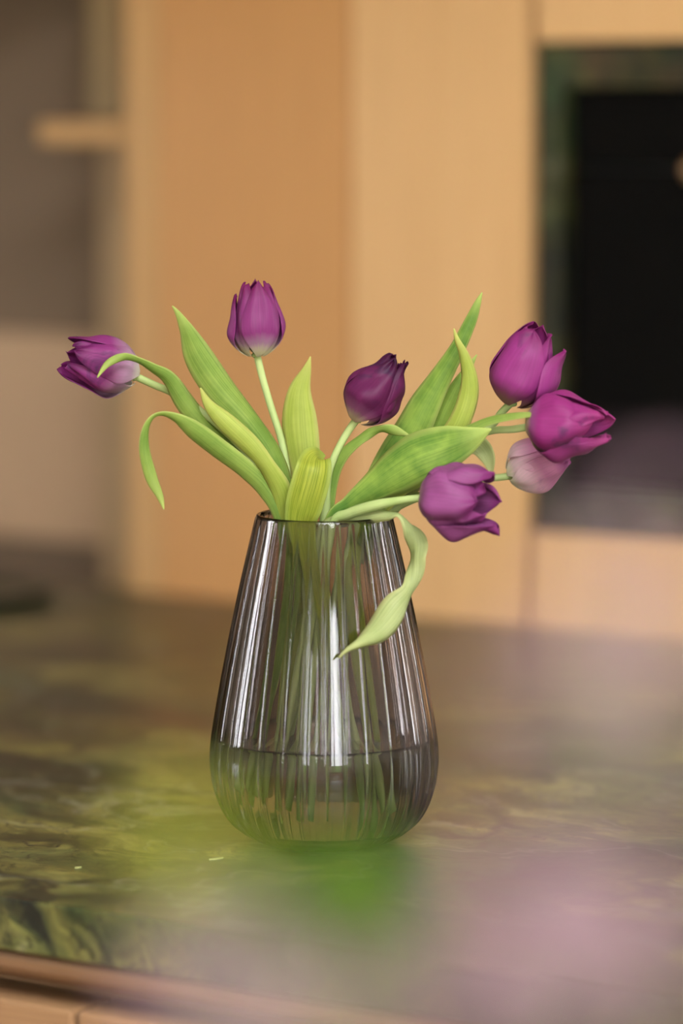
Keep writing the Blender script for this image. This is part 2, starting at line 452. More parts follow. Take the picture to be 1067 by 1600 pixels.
back = [(1.85, 2.6, 0.95, 2.45)]
wall_with_windows('wall_rear', 'y', YR, XL, XR, rear)
wall_with_windows('wall_left', 'x', XL, YR, YW, left)
wall_with_windows('wall_right', 'x', XR, YR, YW, right)
wall_with_windows('wall_back', 'b', YW, XL, XR, back)
for w in rear: window('y', YR, *w, 1)
for w in left: window('x', XL, *w, 2)
for w in right: window('x', XR, *w, 1)
for w in back: window('b', YW, *w, 0)

# ------------------------------------------------------------------ tall cabinets behind the worktop
def XW(px, Y=YB, py=500): return at_wall(px, py, Y).x
def ZW(px, py, Y=YB): return at_wall(px, py, Y).z
GAP = 0.0016
CT = 2.55
def tall_cabinet(name, x0, x1, label, doors, mat, group=None):
    t = empty(name, ((x0 + x1) / 2, YB + CABD / 2, 0))
    tag(t, label, 'cabinet', group)
    box('body', x0, x1, YB + 0.022, YB + CABD, 0.0, CT, M['carcass'], t)
    for z0, z1 in doors:
        box('door', x0 + GAP, x1 - GAP, YB, YB + 0.021, z0 + GAP, z1 - GAP, mat, t, 0.0015)
    return t
x195, x250, x548, x824 = XW(196), XW(249), XW(547), XW(824)
tall_cabinet('tall_cabinet', x250, x548, 'golden oak tall cabinet door behind the vase, between shelf niche and paler oak door', [(0.08, CT)], M['oak_gold'])
tall_cabinet('tall_cabinet', x548, x824, 'paler oak tall cabinet door right beside the black oven column', [(0.08, CT)], M['oak_pale'])
# filler panel that ends the cabinet run next to the niche
tag(box('side_panel', x195, x250 - 0.001, YB + 0.002, YB + CABD, 0, CT, M['oak_side'], None, 0.002), 'narrow upright oak end panel between shelf niche and cabinet doors', 'panel')
# oven column
xo0, xo1 = x824 + 0.008, x824 + 0.70
zt, zb = ZW(950, 66), ZW(940, 838)
t = empty('oven_cabinet', ((xo0 + xo1) / 2, YB + CABD / 2, 0))
tag(t, 'oak oven column with green stone surround at right of the wall', 'cabinet')
box('body', xo0, xo1, YB + 0.30, YB + CABD, 0, CT, M['carcass'], t)
boxes('side_board', [(xo0, xo0 + 0.018, YB + 0.022, YB + 0.30, 0, CT), (xo1 - 0.018, xo1, YB + 0.022, YB + 0.30, 0, CT)], M['carcass'], t)
box('door', xo0 + GAP, xo1, YB, YB + 0.021, zt + GAP, CT, M['oak_pale'], t, 0.0015)
box('door', xo0 + GAP, xo1, YB, YB + 0.021, 0.08, zb - GAP, M['oak_pale'], t, 0.0015)
fw_s = XW(866) - xo0; fw_t = zt - ZW(950, 134); fw_b = ZW(940, 768) - zb
fo = []
fy0, fy1 = YB + 0.012, YB + 0.10
box('stone_surround', xo0, xo1, fy0, fy1, zt - fw_t, zt, M['stone'], t)
box('stone_surround', xo0, xo1, fy0, fy1, zb, zb + fw_b, M['stone'], t)
box('stone_surround', xo0, xo0 + fw_s, fy0, fy1, zb + fw_b, zt - fw_t, M['stone'], t)
box('stone_surround', xo1 - fw_s, xo1, fy0, fy1, zb + fw_b, zt - fw_t, M['stone'], t)
ov = empty('built_in_oven', ((xo0 + xo1) / 2, YB + 0.16, zb + fw_b))
tag(ov, 'black glass built-in oven set in the green stone surround', 'oven')
ox0, ox1, oz0, oz1 = xo0 + fw_s + 0.002, xo1 - fw_s - 0.002, zb + fw_b + 0.002, zt - fw_t - 0.002
zc = ZW(1000, 262)
box('body', ox0, ox1, YB + 0.075, YB + 0.295, oz0, oz1, M['frame'], ov)
box('oven_door', ox0 + 0.003, ox1 - 0.003, YB + 0.03, YB + 0.075, oz0, zc - 0.004, M['black_glass'], ov, 0.002)
cp = box('control_panel', ox0 + 0.003, ox1 - 0.003, YB + 0.03, YB + 0.075, zc, oz1, M['black_glass'], ov, 0.002)
kp = at_wall(1066, 283, YB + 0.03)
def knob(loc, parent):
    prof = [(0, 0), (0.016, 0), (0.017, 0.004), (0.014, 0.018), (0.012, 0.021), (0, 0.021)]
    o = lathe('knob', prof, M['brass'], None, 24)
    o.rotation_euler = (R(90), 0, 0); o.location = loc - ov.location; o.parent = parent
    return o
knob(Vector((kp.x + 0.022, YB + 0.03, kp.z + 0.012)), ov)
tag(box('end_panel', xo1 + 0.002, xo1 + 0.05, YB + 0.01, YB + CABD, 0, CT, M['oak_pale'], None, 0.002), 'oak end panel closing the oven column at far right', 'panel')

# niche left of the cabinets: its shadow is coloured in, dark above, pale below
YN = YB + 0.34
NB = struct(box('wall_niche', XL, x195 - 0.001, YN, YB + CABD, 0, CT, M['shaded_taupe']))
shz0, shz1 = ZW(130, 226), ZW(130, 191)
shx0 = XW(78, YB + 0.05)
tag(box('shelf_board', shx0, x195 - 0.0015, YB + 0.03, YN - 0.001, shz0, shz1, M['oak_side'], None, 0.004), 'short thick oak shelf board projecting into the niche at left', 'shelf')
xa = XW(142, YB + 0.20)
tag(box('lit_strip_board', xa, x195 - 0.0015, YB + 0.20, YN - 0.001, shz1 + 0.0005, 2.2, M['oak_dull'], None, 0.002), 'dull oak strip for the lit niche wall above the short shelf', 'board')
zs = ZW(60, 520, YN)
tag(box('lit_niche_panel', XL + 0.01, xa - 0.004, YN - 0.016, YN - 0.001, TOP + 0.001, zs, M['lit_panel'], None, 0.002), 'pale brown stand-in for the lit lower niche wall at far left', 'panel')
tag(box('lit_strip_board', xa, x195 - 0.0015, YB + 0.22, YN - 0.001, 0.0, shz0 - 0.0005, M['oak_lit'], None, 0.002), 'tan oak strip for the lit niche wall below the short shelf', 'board')
wc = empty('shade_cabinet', ((XL + x195) / 2, (YB + YN) / 2, 1.70))
tag(wc, 'unseen oak cabinet added above the shelf niche to shade it', 'cabinet')
uz = ZW(60, 0) + 0.05
box('body', XL + 0.02, xa - 0.02, YB - 0.60, YN, uz, CT, M['oak_side'], wc)  # deep body added out of view to shade the upper niche
box('door', XL + 0.02, (XL + xa) / 2, YB - 0.622, YB - 0.601, uz, CT, M['oak_gold'], wc, 0.0015)
box('door', (XL + xa) / 2 + 0.003, xa - 0.02, YB - 0.622, YB - 0.601, uz, CT, M['oak_gold'], wc, 0.0015)

# ------------------------------------------------------------------ worktop and its wooden base
ST = 0.040
wx0, wx1 = -3.4, 2.3
wt = box('stone_worktop', wx0, wx1, YF, YB - 0.001, TOP - ST, TOP, M['stone'], None, 0.0025)
tag(wt, 'thick polished green and brown marble worktop under the vase', 'worktop')
# island base: plinth body, rounded top rail, row of drawer fronts
isl = empty('drawer_island', ((wx0 + wx1) / 2, (YF + YB) / 2, 0))
tag(isl, 'oak base with rounded rail and drawer fronts under the marble worktop', 'island')
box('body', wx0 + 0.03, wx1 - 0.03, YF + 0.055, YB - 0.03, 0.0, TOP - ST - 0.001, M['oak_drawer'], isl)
# rail: profile swept along X, straight top half then a hollow cove down to the drawers
RH = 0.034
prof = [(0.060, 0.0), (0.012, 0.0), (0.006, -0.002), (0.004, -0.006), (0.005, -0.012), (0.009, -0.017), (0.016, -0.0215), (0.025, -0.025), (0.036, -0.0275), (0.044, -0.0285), (0.060, -0.0285)]
V = [(x, YF + y, TOP - ST - 0.0008 + z) for x in (wx0 + 0.01, wx1 - 0.01) for y, z in prof]
n = len(prof)
F = [(i, (i + 1) % n, n + (i + 1) % n, n + i) for i in range(n)] + [tuple(range(n))[::-1], tuple(range(n, 2 * n))]
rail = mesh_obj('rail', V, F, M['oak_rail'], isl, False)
dz1 = TOP - ST - 0.037
gx = at_wall(119, 1590, YF + 0.004).x
dw = 0.62
xs = gx - 5 * dw
k = 0
while xs < wx1 - 0.05:
    a, b2 = max(xs, wx0 + 0.02), min(xs + dw, wx1 - 0.02)
    if b2 - a > 0.1:
        for z0, z1 in ((dz1 - 0.20, dz1), (dz1 - 0.48, dz1 - 0.206), (0.09, dz1 - 0.486)):
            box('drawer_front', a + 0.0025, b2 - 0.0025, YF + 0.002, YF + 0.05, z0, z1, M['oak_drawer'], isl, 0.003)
    xs += dw

# dark dish at the far left of the worktop
tp = at_table(-8, 936)
tray = lathe('shallow_dish', [(0, 0.0), (0.10, 0.0), (0.125, 0.005), (0.135, 0.011), (0.131, 0.012), (0.11, 0.007), (0, 0.006)], M['tray'], None, 48, Vector((0, 0, 0)))
tray.location = (tp.x - 0.06, min(tp.y, YB - 0.17), TOP + 0.0003)
tag(tray, 'low dark green dish at the far left back of the worktop', 'dish')

# ------------------------------------------------------------------ vase
VZ = Vector((0, 0, TOP + 0.0004))
N_FL = 32
def flute(q):
    t = (q * N_FL / (2 * math.pi)) % 1.0
    t = 2 * t - 1
    return 1 - abs(t) ** 4
outer = [(0.043, 0.0, 0), (0.0495, 0.0006, 0), (0.0555, 0.0030, 0.3), (0.0655, 0.0085, 0.7), (0.0750, 0.0170, 0.9), (0.0825, 0.0290, 1), (0.0872, 0.0430, 1), (0.0892, 0.0570, 1),
         (0.0896, 0.0660, 1), (0.0888, 0.0790, 1), (0.0860, 0.0980, 1), (0.0818, 0.1220, 1), (0.0765, 0.1500, 1), (0.0705, 0.1800, 1), (0.0640, 0.2100, 1), (0.0580, 0.2360, 0.9), (0.0540, 0.2525, 0.5), (0.0527, 0.2560, 0.0)]
outer = catmull(outer, 4)
def r_outer(z):
    for a, b in zip(outer[:-1], outer[1:]):
        if a[1] <= z <= b[1]:
            return a[0] + (b[0] - a[0]) * (z - a[1]) / max(b[1] - a[1], 1e-9)
    return outer[-1][0]
def r_inner(z):
    if z < 0.012: return 0
    th = 0.0045 + 0.007 * max(0, 1 - (z - 0.012) / 0.035)
    return max(0, r_outer(z) - th)
inner = [(r_inner(z), z, 0) for z in [0.2535, 0.247, 0.235, 0.22, 0.20, 0.18, 0.16, 0.14, 0.12, 0.10, 0.085, 0.07, 0.055, 0.043, 0.033, 0.026, 0.021, 0.0175, 0.0155]]
inner += [(0.045, 0.0138, 0), (0.025, 0.0128, 0), (0, 0.0125, 0)]
rim = [(0.0522, 0.2570, 0), (0.0510, 0.2575, 0), (0.0497, 0.2570, 0), (0.0490, 0.2558, 0)]
prof = [(0, 0.0, 0)] + [(r, z, max(0, min(1, am)) * 0.0013) for r, z, am in outer] + rim + inner
vase = lathe('fluted_glass_vase', prof, M['glass'], None, N_FL * 10, VZ, flute)
tag(vase, 'smoked grey fluted glass vase partly filled with water, holding purple tulips', 'vase')
WL = 0.081
wz = [0.0142, 0.0160, 0.0178, 0.021, 0.026, 0.033, 0.043, 0.055, 0.07, WL]
wp = [(0, 0.0122, 0), (0.025, 0.0125, 0), (0.045, 0.0134, 0)] + [(r_inner(z) + 0.0004, z - 0.0002, 0) for z in wz[1:]]
wp += [(r_inner(WL + 0.0026) + 0.0004, WL + 0.0026, 0), (r_inner(WL) - 0.0004, WL + 0.0018, 0), (r_inner(WL) - 0.0012, WL + 0.0009, 0), (r_inner(WL) - 0.0025, WL + 0.0003, 0), (r_inner(WL) - 0.0045, WL, 0), (0.03, WL, 0), (0, WL, 0)]
wat = lathe('vase_water', wp, M['water'], None, 128, VZ)
tag(wat, 'clear water filling the lower third of the fluted vase', 'water')

# ------------------------------------------------------------------ tulips
TH = 0.0006
def leaf(parent, pts, mat, fold=0.25, wave=0.0, n=7, m=8, seed=0, thick=TH):
    """pts rows: px, py, depth offset (m), half width (px), turn about the midrib (degrees)"""
    rnd = random.Random(seed)
    rows = catmull([list(p) for p in pts], n)
    P = [at(r[0], r[1], r[2]) for r in rows]
    V, F, UV = [], [], []
    ph = rnd.random() * 6
    for i, r in enumerate(rows):
        t = (P[min(i + 1, len(P) - 1)] - P[max(i - 1, 0)]).normalized()
        view = (P[i] - CAM).normalized()
        side = t.cross(view)
        if side.length < 1e-4: side = RT.copy()
        side.normalize()
        nor = side.cross(t).normalized()
        a = R(r[4])
        s2 = side * math.cos(a) + nor * math.sin(a)
        n2 = nor * math.cos(a) - side * math.sin(a)
        hw = max(r[3], 0.25) / PXM
        v = i / (len(rows) - 1)
        for k in range(m + 1):
            u = 2 * k / m - 1
            bend = fold * hw * (u * u) + wave * hw * math.sin(ph + 9 * v + 2.2 * u) * abs(u)
            V.append(P[i] + s2 * (u * hw) + n2 * bend)
            UV.append((k / m, v))
    for i in range(len(rows) - 1):
        for k in range(m):
            a = i * (m + 1) + k
            F.append((a, a + 1, a + m + 2, a + m + 1))
    o = mesh_obj('leaf', V, F, mat, parent, True, UV)
    md = o.modifiers.new('thickness', 'SOLIDIFY'); md.thickness = thick; md.offset = 0
    return o
def petal_mesh(parent, base, axis, ref, ang, L, Rm, width, inset, flare, mat, tipshape=1.0, seed=0, lift=0.0, crumple=0.0, name='petal'):
    """one tulip petal: grid wrapped on an egg-shaped cup around 'axis'"""
    rnd = random.Random(seed)
    ax = axis.normalized()
    e1 = (ref - ax * ref.dot(ax)).normalized(); e2 = ax.cross(e1)
    nv, nu = 20, 14
    V, F, UV = [], [], []
    p1, p2 = rnd.random() * 6, rnd.random() * 6
    for i in range(nv + 1):
        s = i / nv
        # cup radius along the length: quick swelling, belly at 40 %, drawn in at the mouth
        prof_r = math.sin(min(1, s * 2.3 + 0.10) * math.pi / 2) ** 0.75 * (1.0 - (0.72 - flare) * max(0, s - 0.40) ** 1.5 * 2.0)
        r0 = (Rm - inset) * prof_r + 0.0012
        # outline of the petal
        wdt = width * (math.sin(min(1, s * 1.7 + 0.12) * math.pi / 2) ** 0.8) * (1 - max(0, (s - 0.55) / 0.45) ** (2.5 * tipshape)) ** 0.55 if s < 1 else 0.0
        for k in range(nu + 1):
            u = 2 * k / nu - 1
            th = ang + u * wdt
            sag = 1 - 0.05 * u * u * (s > 0.1)
            rip = 0.045 * Rm * math.sin(p1 + 5 * s + 2.5 * u) * s + 0.05 * Rm * math.sin(p2 + 8 * s) * u * s
            cr = crumple * Rm * mnoise.noise(Vector((u * 1.6 + seed * 3.1, s * 3.2, seed * 1.7))) * min(1, s * 2.5)
            crease = -0.035 * Rm * math.exp(-(u / 0.16) ** 2) * min(1, s * 2) + 0.03 * Rm * math.exp(-((abs(u) - 0.45) / 0.2) ** 2) * s
            rr = r0 * sag + rip + Rm * lift * s * s + cr + crease
            zz = L * (s - 0.055 * u * u * s * (1 - s) * 4) + 0.02 * L * math.sin(p2 + 3 * u) * s ** 3
            # base rounds under
            zz += -0.0 * (1 - s)
            V.append(base + ax * zz + (e1 * math.cos(th) + e2 * math.sin(th)) * rr)
            UV.append((k / nu, s))
    for i in range(nv):
        for k in range(nu):
            a = i * (nu + 1) + k
            F.append((a, a + 1, a + nu + 2, a + nu + 1))
    o = mesh_obj(name, V, F, mat, parent, True, UV)
    md = o.modifiers.new('thickness', 'SOLIDIFY'); md.thickness = 0.0007; md.offset = 0
    md = o.modifiers.new('smooth', 'SUBSURF'); md.levels = 1; md.render_levels = 1
    return o
GR = 'purple tulips in the fluted vase'
ROOT = VZ + Vector((0, 0, 0.016))
def tulip(label, stem_pts, head, mat, leaves, petals, rot, seed, srad=0.0029, crumple=0.10):
    """head: base px, base py, depth off, tip px, tip py, tip depth off, max radius px"""
    foot = at(*stem_pts[-1][:3])
    t = empty('tulip', foot)
    tag(t, label, 'tulip', GR)
    hb = at(head[0], head[1], head[2]); ht = at(head[3], head[4], head[5])
    axis = ht - hb; L = axis.length
    pts = [at(*p[:3]) for p in stem_pts]
    pts[0] = hb + axis.normalized() * 0.0025
    tube('stem', pts, [srad * 1.05] + [srad * (1.0 if p[1] < 790 else 1.45) for p in stem_pts[1:-1]] + [srad * 1.6], M['stem'], t, 10, 6)
    Rm = head[6] / PXM
    ref = -FH
    ax0 = axis.normalized(); q1 = ax0.orthogonal().normalized(); q2 = ax0.cross(q1)
    HV, HF = [], []
    for rr, zz in ((0.0024, -0.0010), (0.0042, 0.0006), (0.0040, 0.0022), (0.0020, 0.0034)):
        for k in range(10):
            HV.append(hb + ax0 * zz + (q1 * math.cos(k * math.pi / 5) + q2 * math.sin(k * math.pi / 5)) * rr)
    for i in range(3):
        for k in range(10): HF.append((i * 10 + k, i * 10 + (k + 1) % 10, i * 10 + 10 + (k + 1) % 10, i * 10 + 10 + k))
    HF += [tuple(range(9, -1, -1)), tuple(range(30, 40))]
    fh = mesh_obj('flower_head', HV, HF, M['stem'], t, True, [(0.5, 0.3)] * len(HV))
    # six petals: three inside, three outside
    for k, (ang, inset, flare, lift, wd, ln, tips) in enumerate(petals):
        petal_mesh(fh, hb, axis, ref, R(ang) + rot, L * ln, Rm, wd, inset * Rm, flare, mat, tips, seed * 31 + k, lift, crumple)
    # pistil
    bx = axis.normalized()
    tube('pistil', [hb, hb + bx * L * 0.3, hb + bx * L * 0.42], [0.003, 0.0028, 0.0034], M['leaf_y'], fh, 8, 3)
    for i, (pl, mt, kw) in enumerate(leaves):
        leaf(t, pl, M[mt], seed=seed * 7 + i, **kw)
    return t
# petals: angle, inset, flare, lift, half width (rad), length factor, tip shape
CLOSED = [(60, 0.16, 0.06, 0.0, 0.95, 0.97, 1.0), (180, 0.16, 0.06, 0.0, 0.95, 0.98, 1.0), (300, 0.16, 0.06, 0.0, 0.95, 0.96, 1.0),
          (0, 0.0, 0.12, 0.0, 0.90, 1.0, 1.0), (120, 0.0, 0.12, 0.0, 0.90, 0.97, 1.0), (240, 0.0, 0.12, 0.0, 0.90, 0.95, 1.0)]

# T1: drooping to the left
tulip('purple tulip with bruised petals drooping to the far left of the bouquet',
      [(211, 590, 0.02), (240, 601, 0.018), (275, 617, 0.015), (330, 655, 0.010), (390, 715, 0.005), (436, 790, 0.0), (470, 900, -0.005), (530, 1080, -0.01), (588, 1255, -0.01)],
      (213, 588, 0.02, 101, 552, 0.0, 45), M['petal_spot'],
      [([(468, 930, 0.002, 6, 0), (446, 815, 0.003, 12, 10), (418, 765, 0.008, 14, 0), (375, 715, 0.010, 15, -15), (325, 668, 0.008, 16, -20), (290, 628, 0.004, 15, -10), (264, 592, 0.0, 11, 10), (240, 577, -0.006, 8, 30), (215, 565, -0.012, 7, 55), (192, 559, -0.022, 6, 20), (168, 568, -0.026, 5, -10), (152, 590, -0.028, 0.6, -10)], 'leaf', dict(fold=0.55, wave=0.12)),
       ([(464, 940, -0.004, 6, 0), (440, 815, -0.012, 10, 0), (415, 765, -0.014, 14, 10), (380, 732, -0.018, 15, 20), (340, 702, -0.024, 16, 20), (303, 673, -0.032, 14, 15), (272, 653, -0.036, 8, 40), (246, 649, -0.038, 5, 60), (230, 667, -0.040, 6, 40), (226, 702, -0.040, 8, 10), (236, 745, -0.040, 9, 0), (250, 776, -0.040, 5, 0), (256, 796, -0.040, 0.5, 0)], 'leaf', dict(fold=0.45)),
       ([(470, 960, -0.002, 8, 0), (447, 820, -0.012, 15, 0), (438, 770, -0.018, 17, 15), (414, 728, -0.022, 14, 25), (388, 696, -0.022, 16, 20), (352, 661, -0.022, 15, 10), (326, 632, -0.020, 8, 0), (313, 606, -0.020, 0.6, 0)], 'leaf_y', dict(fold=0.5))],
      [(45, 0.16, 0.12, 0.0, 0.9, 0.95, 1), (165, 0.16, 0.12, 0.0, 0.9, 0.93, 1), (285, 0.16, 0.1, 0.0, 0.9, 0.95, 1), (15, 0, 0.14, 0.0, 0.85, 0.94, 1), (95, 0.0, 0.16, 0.0, 0.9, 1.0, 1), (225, 0.0, 0.22, 0.10, 0.85, 0.97, 1.1)], 0.2, 1, crumple=0.16)
# T2: upright
tulip('upright purple tulip standing tallest at left centre of the bouquet',
      [(402, 556, 0.03), (410, 590, 0.029), (423, 635, 0.026), (440, 690, 0.020), (452, 760, 0.012), (462, 830, 0.006), (490, 960, 0.0), (530, 1120, 0.01), (560, 1265, 0.012)],
      (401, 557, 0.03, 399, 438, 0.03, 41), M['petal'],
      [([(396, 1165, 0.0, 5, 0), (432, 1040, -0.012, 12, 0), (455, 920, -0.014, 15, 10), (449, 815, -0.003, 14, 0), (444, 765, -0.004, 17, -10), (428, 710, -0.006, 17, -20), (392, 657, -0.008, 19, -25), (347, 606, -0.010, 24, -20), (312, 557, -0.014, 22, -10), (292, 516, -0.018, 11, 0), (278, 490, -0.020, 4, 0), (269, 478, -0.022, 0.5, 0)], 'leaf', dict(fold=0.55, wave=0.15)),
       ([(440, 1130, -0.006, 6, 0), (466, 990, -0.002, 15, 0), (480, 890, 0.006, 16, 0), (478, 810, 0.012, 15, 0), (477, 750, 0.014, 22, 10), (471, 700, 0.016, 27, 10), (467, 655, 0.018, 27, 5), (468, 612, 0.020, 18, 0), (479, 578, 0.022, 7, 0), (485, 557, 0.022, 0.6, 0)], 'leaf_y', dict(fold=0.35))],
      [(60, 0.16, 0.10, 0, 0.95, 0.98, 1), (180, 0.16, 0.1, 0, 0.95, 1.0, 1), (300, 0.16, 0.1, 0, 0.95, 0.97, 1), (10, 0, 0.14, 0, 0.80, 1.0, 0.9), (120, 0, 0.14, 0.02, 0.8, 0.94, 1), (262, 0.0, 0.30, 0.10, 0.72, 0.82, 0.8)], 0.05, 2)
# T3: dark, leaning right, centre
tulip('dark withered purple tulip leaning right above the vase centre',
      [(554, 656, 0.0), (540, 680, 0.0), (522, 715, -0.002), (512, 750, -0.003), (507, 815, -0.003), (500, 950, -0.006), (480, 1110, -0.008), (458, 1250, -0.008)],
      (556, 657, 0.0, 622, 557, -0.01, 43), M['petal_dark'],
      [([(530, 1080, -0.016, 5, 0), (508, 960, -0.018, 12, 0), (484, 880, -0.016, 14, 0), (470, 822, -0.022, 22, 0), (475, 790, -0.026, 28, 0), (484, 757, -0.028, 29, 0), (490, 732, -0.026, 27, 0), (493, 717, -0.018, 21, 10), (500, 713, -0.008, 10, 10), (508, 712, -0.004, 1, 0)], 'leaf_l', dict(fold=-0.35)),
       ([(508, 900, 0.0, 5, 0), (514, 800, 0.0, 7, 0), (521, 742, 0.0, 9, 10), (537, 709, -0.003, 9, 20), (565, 684, -0.006, 8, 30), (592, 672, -0.008, 7, -40), (615, 673, -0.008, 8, -20), (640, 681, -0.006, 1, 0)], 'leaf', dict(fold=0.4))],
      [(60, 0.16, -0.1, 0, 1.0, 0.95, 1.4), (180, 0.16, -0.1, 0, 1.0, 0.97, 1.4), (300, 0.16, -0.1, 0, 1.0, 0.96, 1.4), (335, 0, -0.12, 0, 1.05, 0.98, 1.6), (80, 0, -0.10, 0, 1.0, 1.0, 1.6), (220, 0.0, -0.14, 0, 1.05, 0.97, 1.6)], 0.2, 3, crumple=0.26)
# T4: upper right
tulip('large purple tulip highest at the right, one petal opening outward',
      [(797, 634, -0.01), (783, 645, -0.008), (760, 672, 0.0), (690, 715, 0.004), (610, 770, 0.006), (565, 825, 0.006), (520, 960, 0.012), (450, 1150, 0.016), (420, 1240, 0.016)],
      (799, 632, -0.01, 846, 512, -0.02, 51), M['petal_full'],
      [([(540, 900, 0.01, 8, 0), (566, 805, 0.012, 12, 0), (585, 755, 0.014, 16, 0), (612, 712, 0.014, 24, 10), (640, 672, 0.012, 28, 15), (660, 634, 0.010, 25, 15), (685, 593, 0.008, 18, 10), (714, 545, 0.006, 12, 5), (735, 502, 0.006, 9, 0), (746, 474, 0.006, 5, 0), (753, 457, 0.006, 0.5, 0)], 'leaf_d', dict(fold=0.45)),
       ([(560, 860, 0.012, 7, 0), (600, 780, 0.016, 12, 0), (650, 722, 0.020, 14, 0), (682, 678, 0.020, 16, 0), (697, 643, 0.019, 15, 0), (714, 607, 0.018, 12, 0), (731, 577, 0.018, 6, 0), (745, 554, 0.018, 0.5, 0)], 'leaf_d', dict(fold=0.4))],
      [(60, 0.16, 0.08, 0, 0.95, 0.98, 1), (180, 0.16, 0.08, 0, 0.95, 1.0, 1), (300, 0.16, 0.08, 0, 0.95, 0.97, 1), (335, 0, 0.04, 0, 1.1, 0.97, 1.4), (80, 0.0, 0.36, 0.20, 0.85, 0.86, 1.1), (220, 0.0, 0.04, 0, 1.0, 1.0, 1.3)], -0.1, 4, crumple=0.14)
# T5: right, horizontal
tulip('magenta purple tulip pointing to the right, rightmost of the bouquet',
      [(829, 667, -0.035), (800, 671, -0.032), (760, 675, -0.024), (690, 705, -0.012), (610, 765, -0.004), (558, 825, 0.0), (515, 960, 0.004), (440, 1150, 0.002), (402, 1225, 0.0)],
      (827, 666, -0.035, 952, 664, -0.065, 51), M['petal_magenta'],
      [([(592, 1175, -0.01, 6, 0), (568, 1060, -0.016, 14, 0), (548, 930, -0.010, 14, 0), (556, 860, -0.004, 9, 0), (590, 800, -0.008, 12, 0), (650, 735, -0.014, 16, 0), (702, 685, -0.020, 18, 0), (722, 650, -0.022, 16, 0), (732, 617, -0.022, 15, 0), (732, 588, -0.022, 12, 10), (724, 556, -0.022, 8, 20), (714, 532, -0.022, 4, 20), (709, 513, -0.022, 0.5, 0)], 'leaf_y', dict(fold=0.5)),
       ([(560, 850, -0.006, 6, 0), (600, 785, -0.012, 9, 0), (650, 735, -0.020, 11, 0), (700, 690, -0.028, 12, 20), (737, 668, -0.034, 9, 40), (770, 655, -0.040, 8, 40), (815, 648, -0.050, 6, 40), (865, 647, -0.065, 0.5, 30)], 'leaf', dict(fold=0.3))],
      [(60, 0.16, 0.08, 0, 0.95, 0.98, 1), (180, 0.16, 0.08, 0, 0.95, 1.0, 1), (300, 0.16, 0.08, 0, 0.95, 0.97, 1), (330, 0, 0.02, 0, 1.1, 0.84, 1.4), (80, 0.0, 0.06, 0.0, 1.0, 1.0, 1.3), (210, 0.0, 0.06, 0.03, 1.0, 0.92, 1.3)], 0.25, 5, crumple=0.2)
# T6: pale pink behind
tulip('pale pink and white tulip half hidden behind the rightmost tulip',
      [(798, 745, 0.03), (780, 746, 0.029), (750, 749, 0.026), (690, 765, 0.018), (620, 790, 0.012), (570, 830, 0.010), (540, 960, 0.006), (500, 1140, 0.000), (485, 1260, 0.0)],
      (796, 745, 0.03, 886, 705, 0.02, 42), M['petal_pale'],
      [([(566, 880, 0.012, 7, 0), (610, 800, 0.020, 10, 0), (670, 735, 0.024, 13, 0), (715, 697, 0.026, 16, 0), (745, 694, 0.024, 16, -10), (762, 714, 0.022, 12, -10), (768, 743, 0.022, 1, 0)], 'leaf_p', dict(fold=-0.3))],
      CLOSED, 0.5, 6, crumple=0.2)
# T7: front, low right
tulip('open mauve tulip with ragged petals hanging low in front of the vase rim',
      [(663, 777, -0.05), (630, 781, -0.048), (585, 790, -0.040), (545, 803, -0.028), (520, 822, -0.020), (495, 930, -0.012), (450, 1110, -0.014), (425, 1235, -0.014)],
      (664, 777, -0.05, 780, 788, -0.085, 54), M['petal_open'],
      [([(500, 930, -0.004, 6, 0), (515, 818, -0.010, 9, 0), (547, 788, -0.014, 14, 0), (582, 762, -0.020, 24, 10), (615, 738, -0.026, 36, 10), (652, 716, -0.032, 40, 5), (695, 700, -0.036, 34, 0), (733, 686, -0.040, 20, 0), (768, 670, -0.042, 0.8, 0)], 'leaf_d', dict(fold=0.35, wave=0.18)),
       ([(490, 900, -0.008, 6, 0), (502, 830, -0.016, 8, 0), (540, 811, -0.026, 11, 10), (580, 803, -0.036, 12, 20), (604, 803, -0.042, 9, 30), (624, 803, -0.046, 9, 75), (641, 822, -0.050, 13, 35), (649, 848, -0.052, 16, -25), (648, 872, -0.054, 17, -50), (648, 898, -0.057, 13, 10), (641, 924, -0.061, 13, 60), (621, 952, -0.068, 20, 25), (595, 983, -0.080, 18, 5), (563, 1004, -0.090, 7, 0), (542, 1016, -0.093, 3, 0), (529, 1028, -0.094, 0.6, 0)], 'leaf_p', dict(fold=0.6, wave=0.35))],
      [(60, 0.2, 0.14, 0, 0.95, 0.86, 1.2), (180, 0.2, 0.14, 0, 0.95, 0.9, 1.2), (300, 0.2, 0.14, 0, 0.95, 0.85, 1.2), (350, 0, 0.22, 0.0, 1.0, 0.84, 1.6), (95, 0.0, 0.3, 0.05, 0.9, 0.98, 1.3), (265, 0.0, 0.34, 0.10, 0.95, 0.9, 1.5)], 0.0, 7, crumple=0.24)

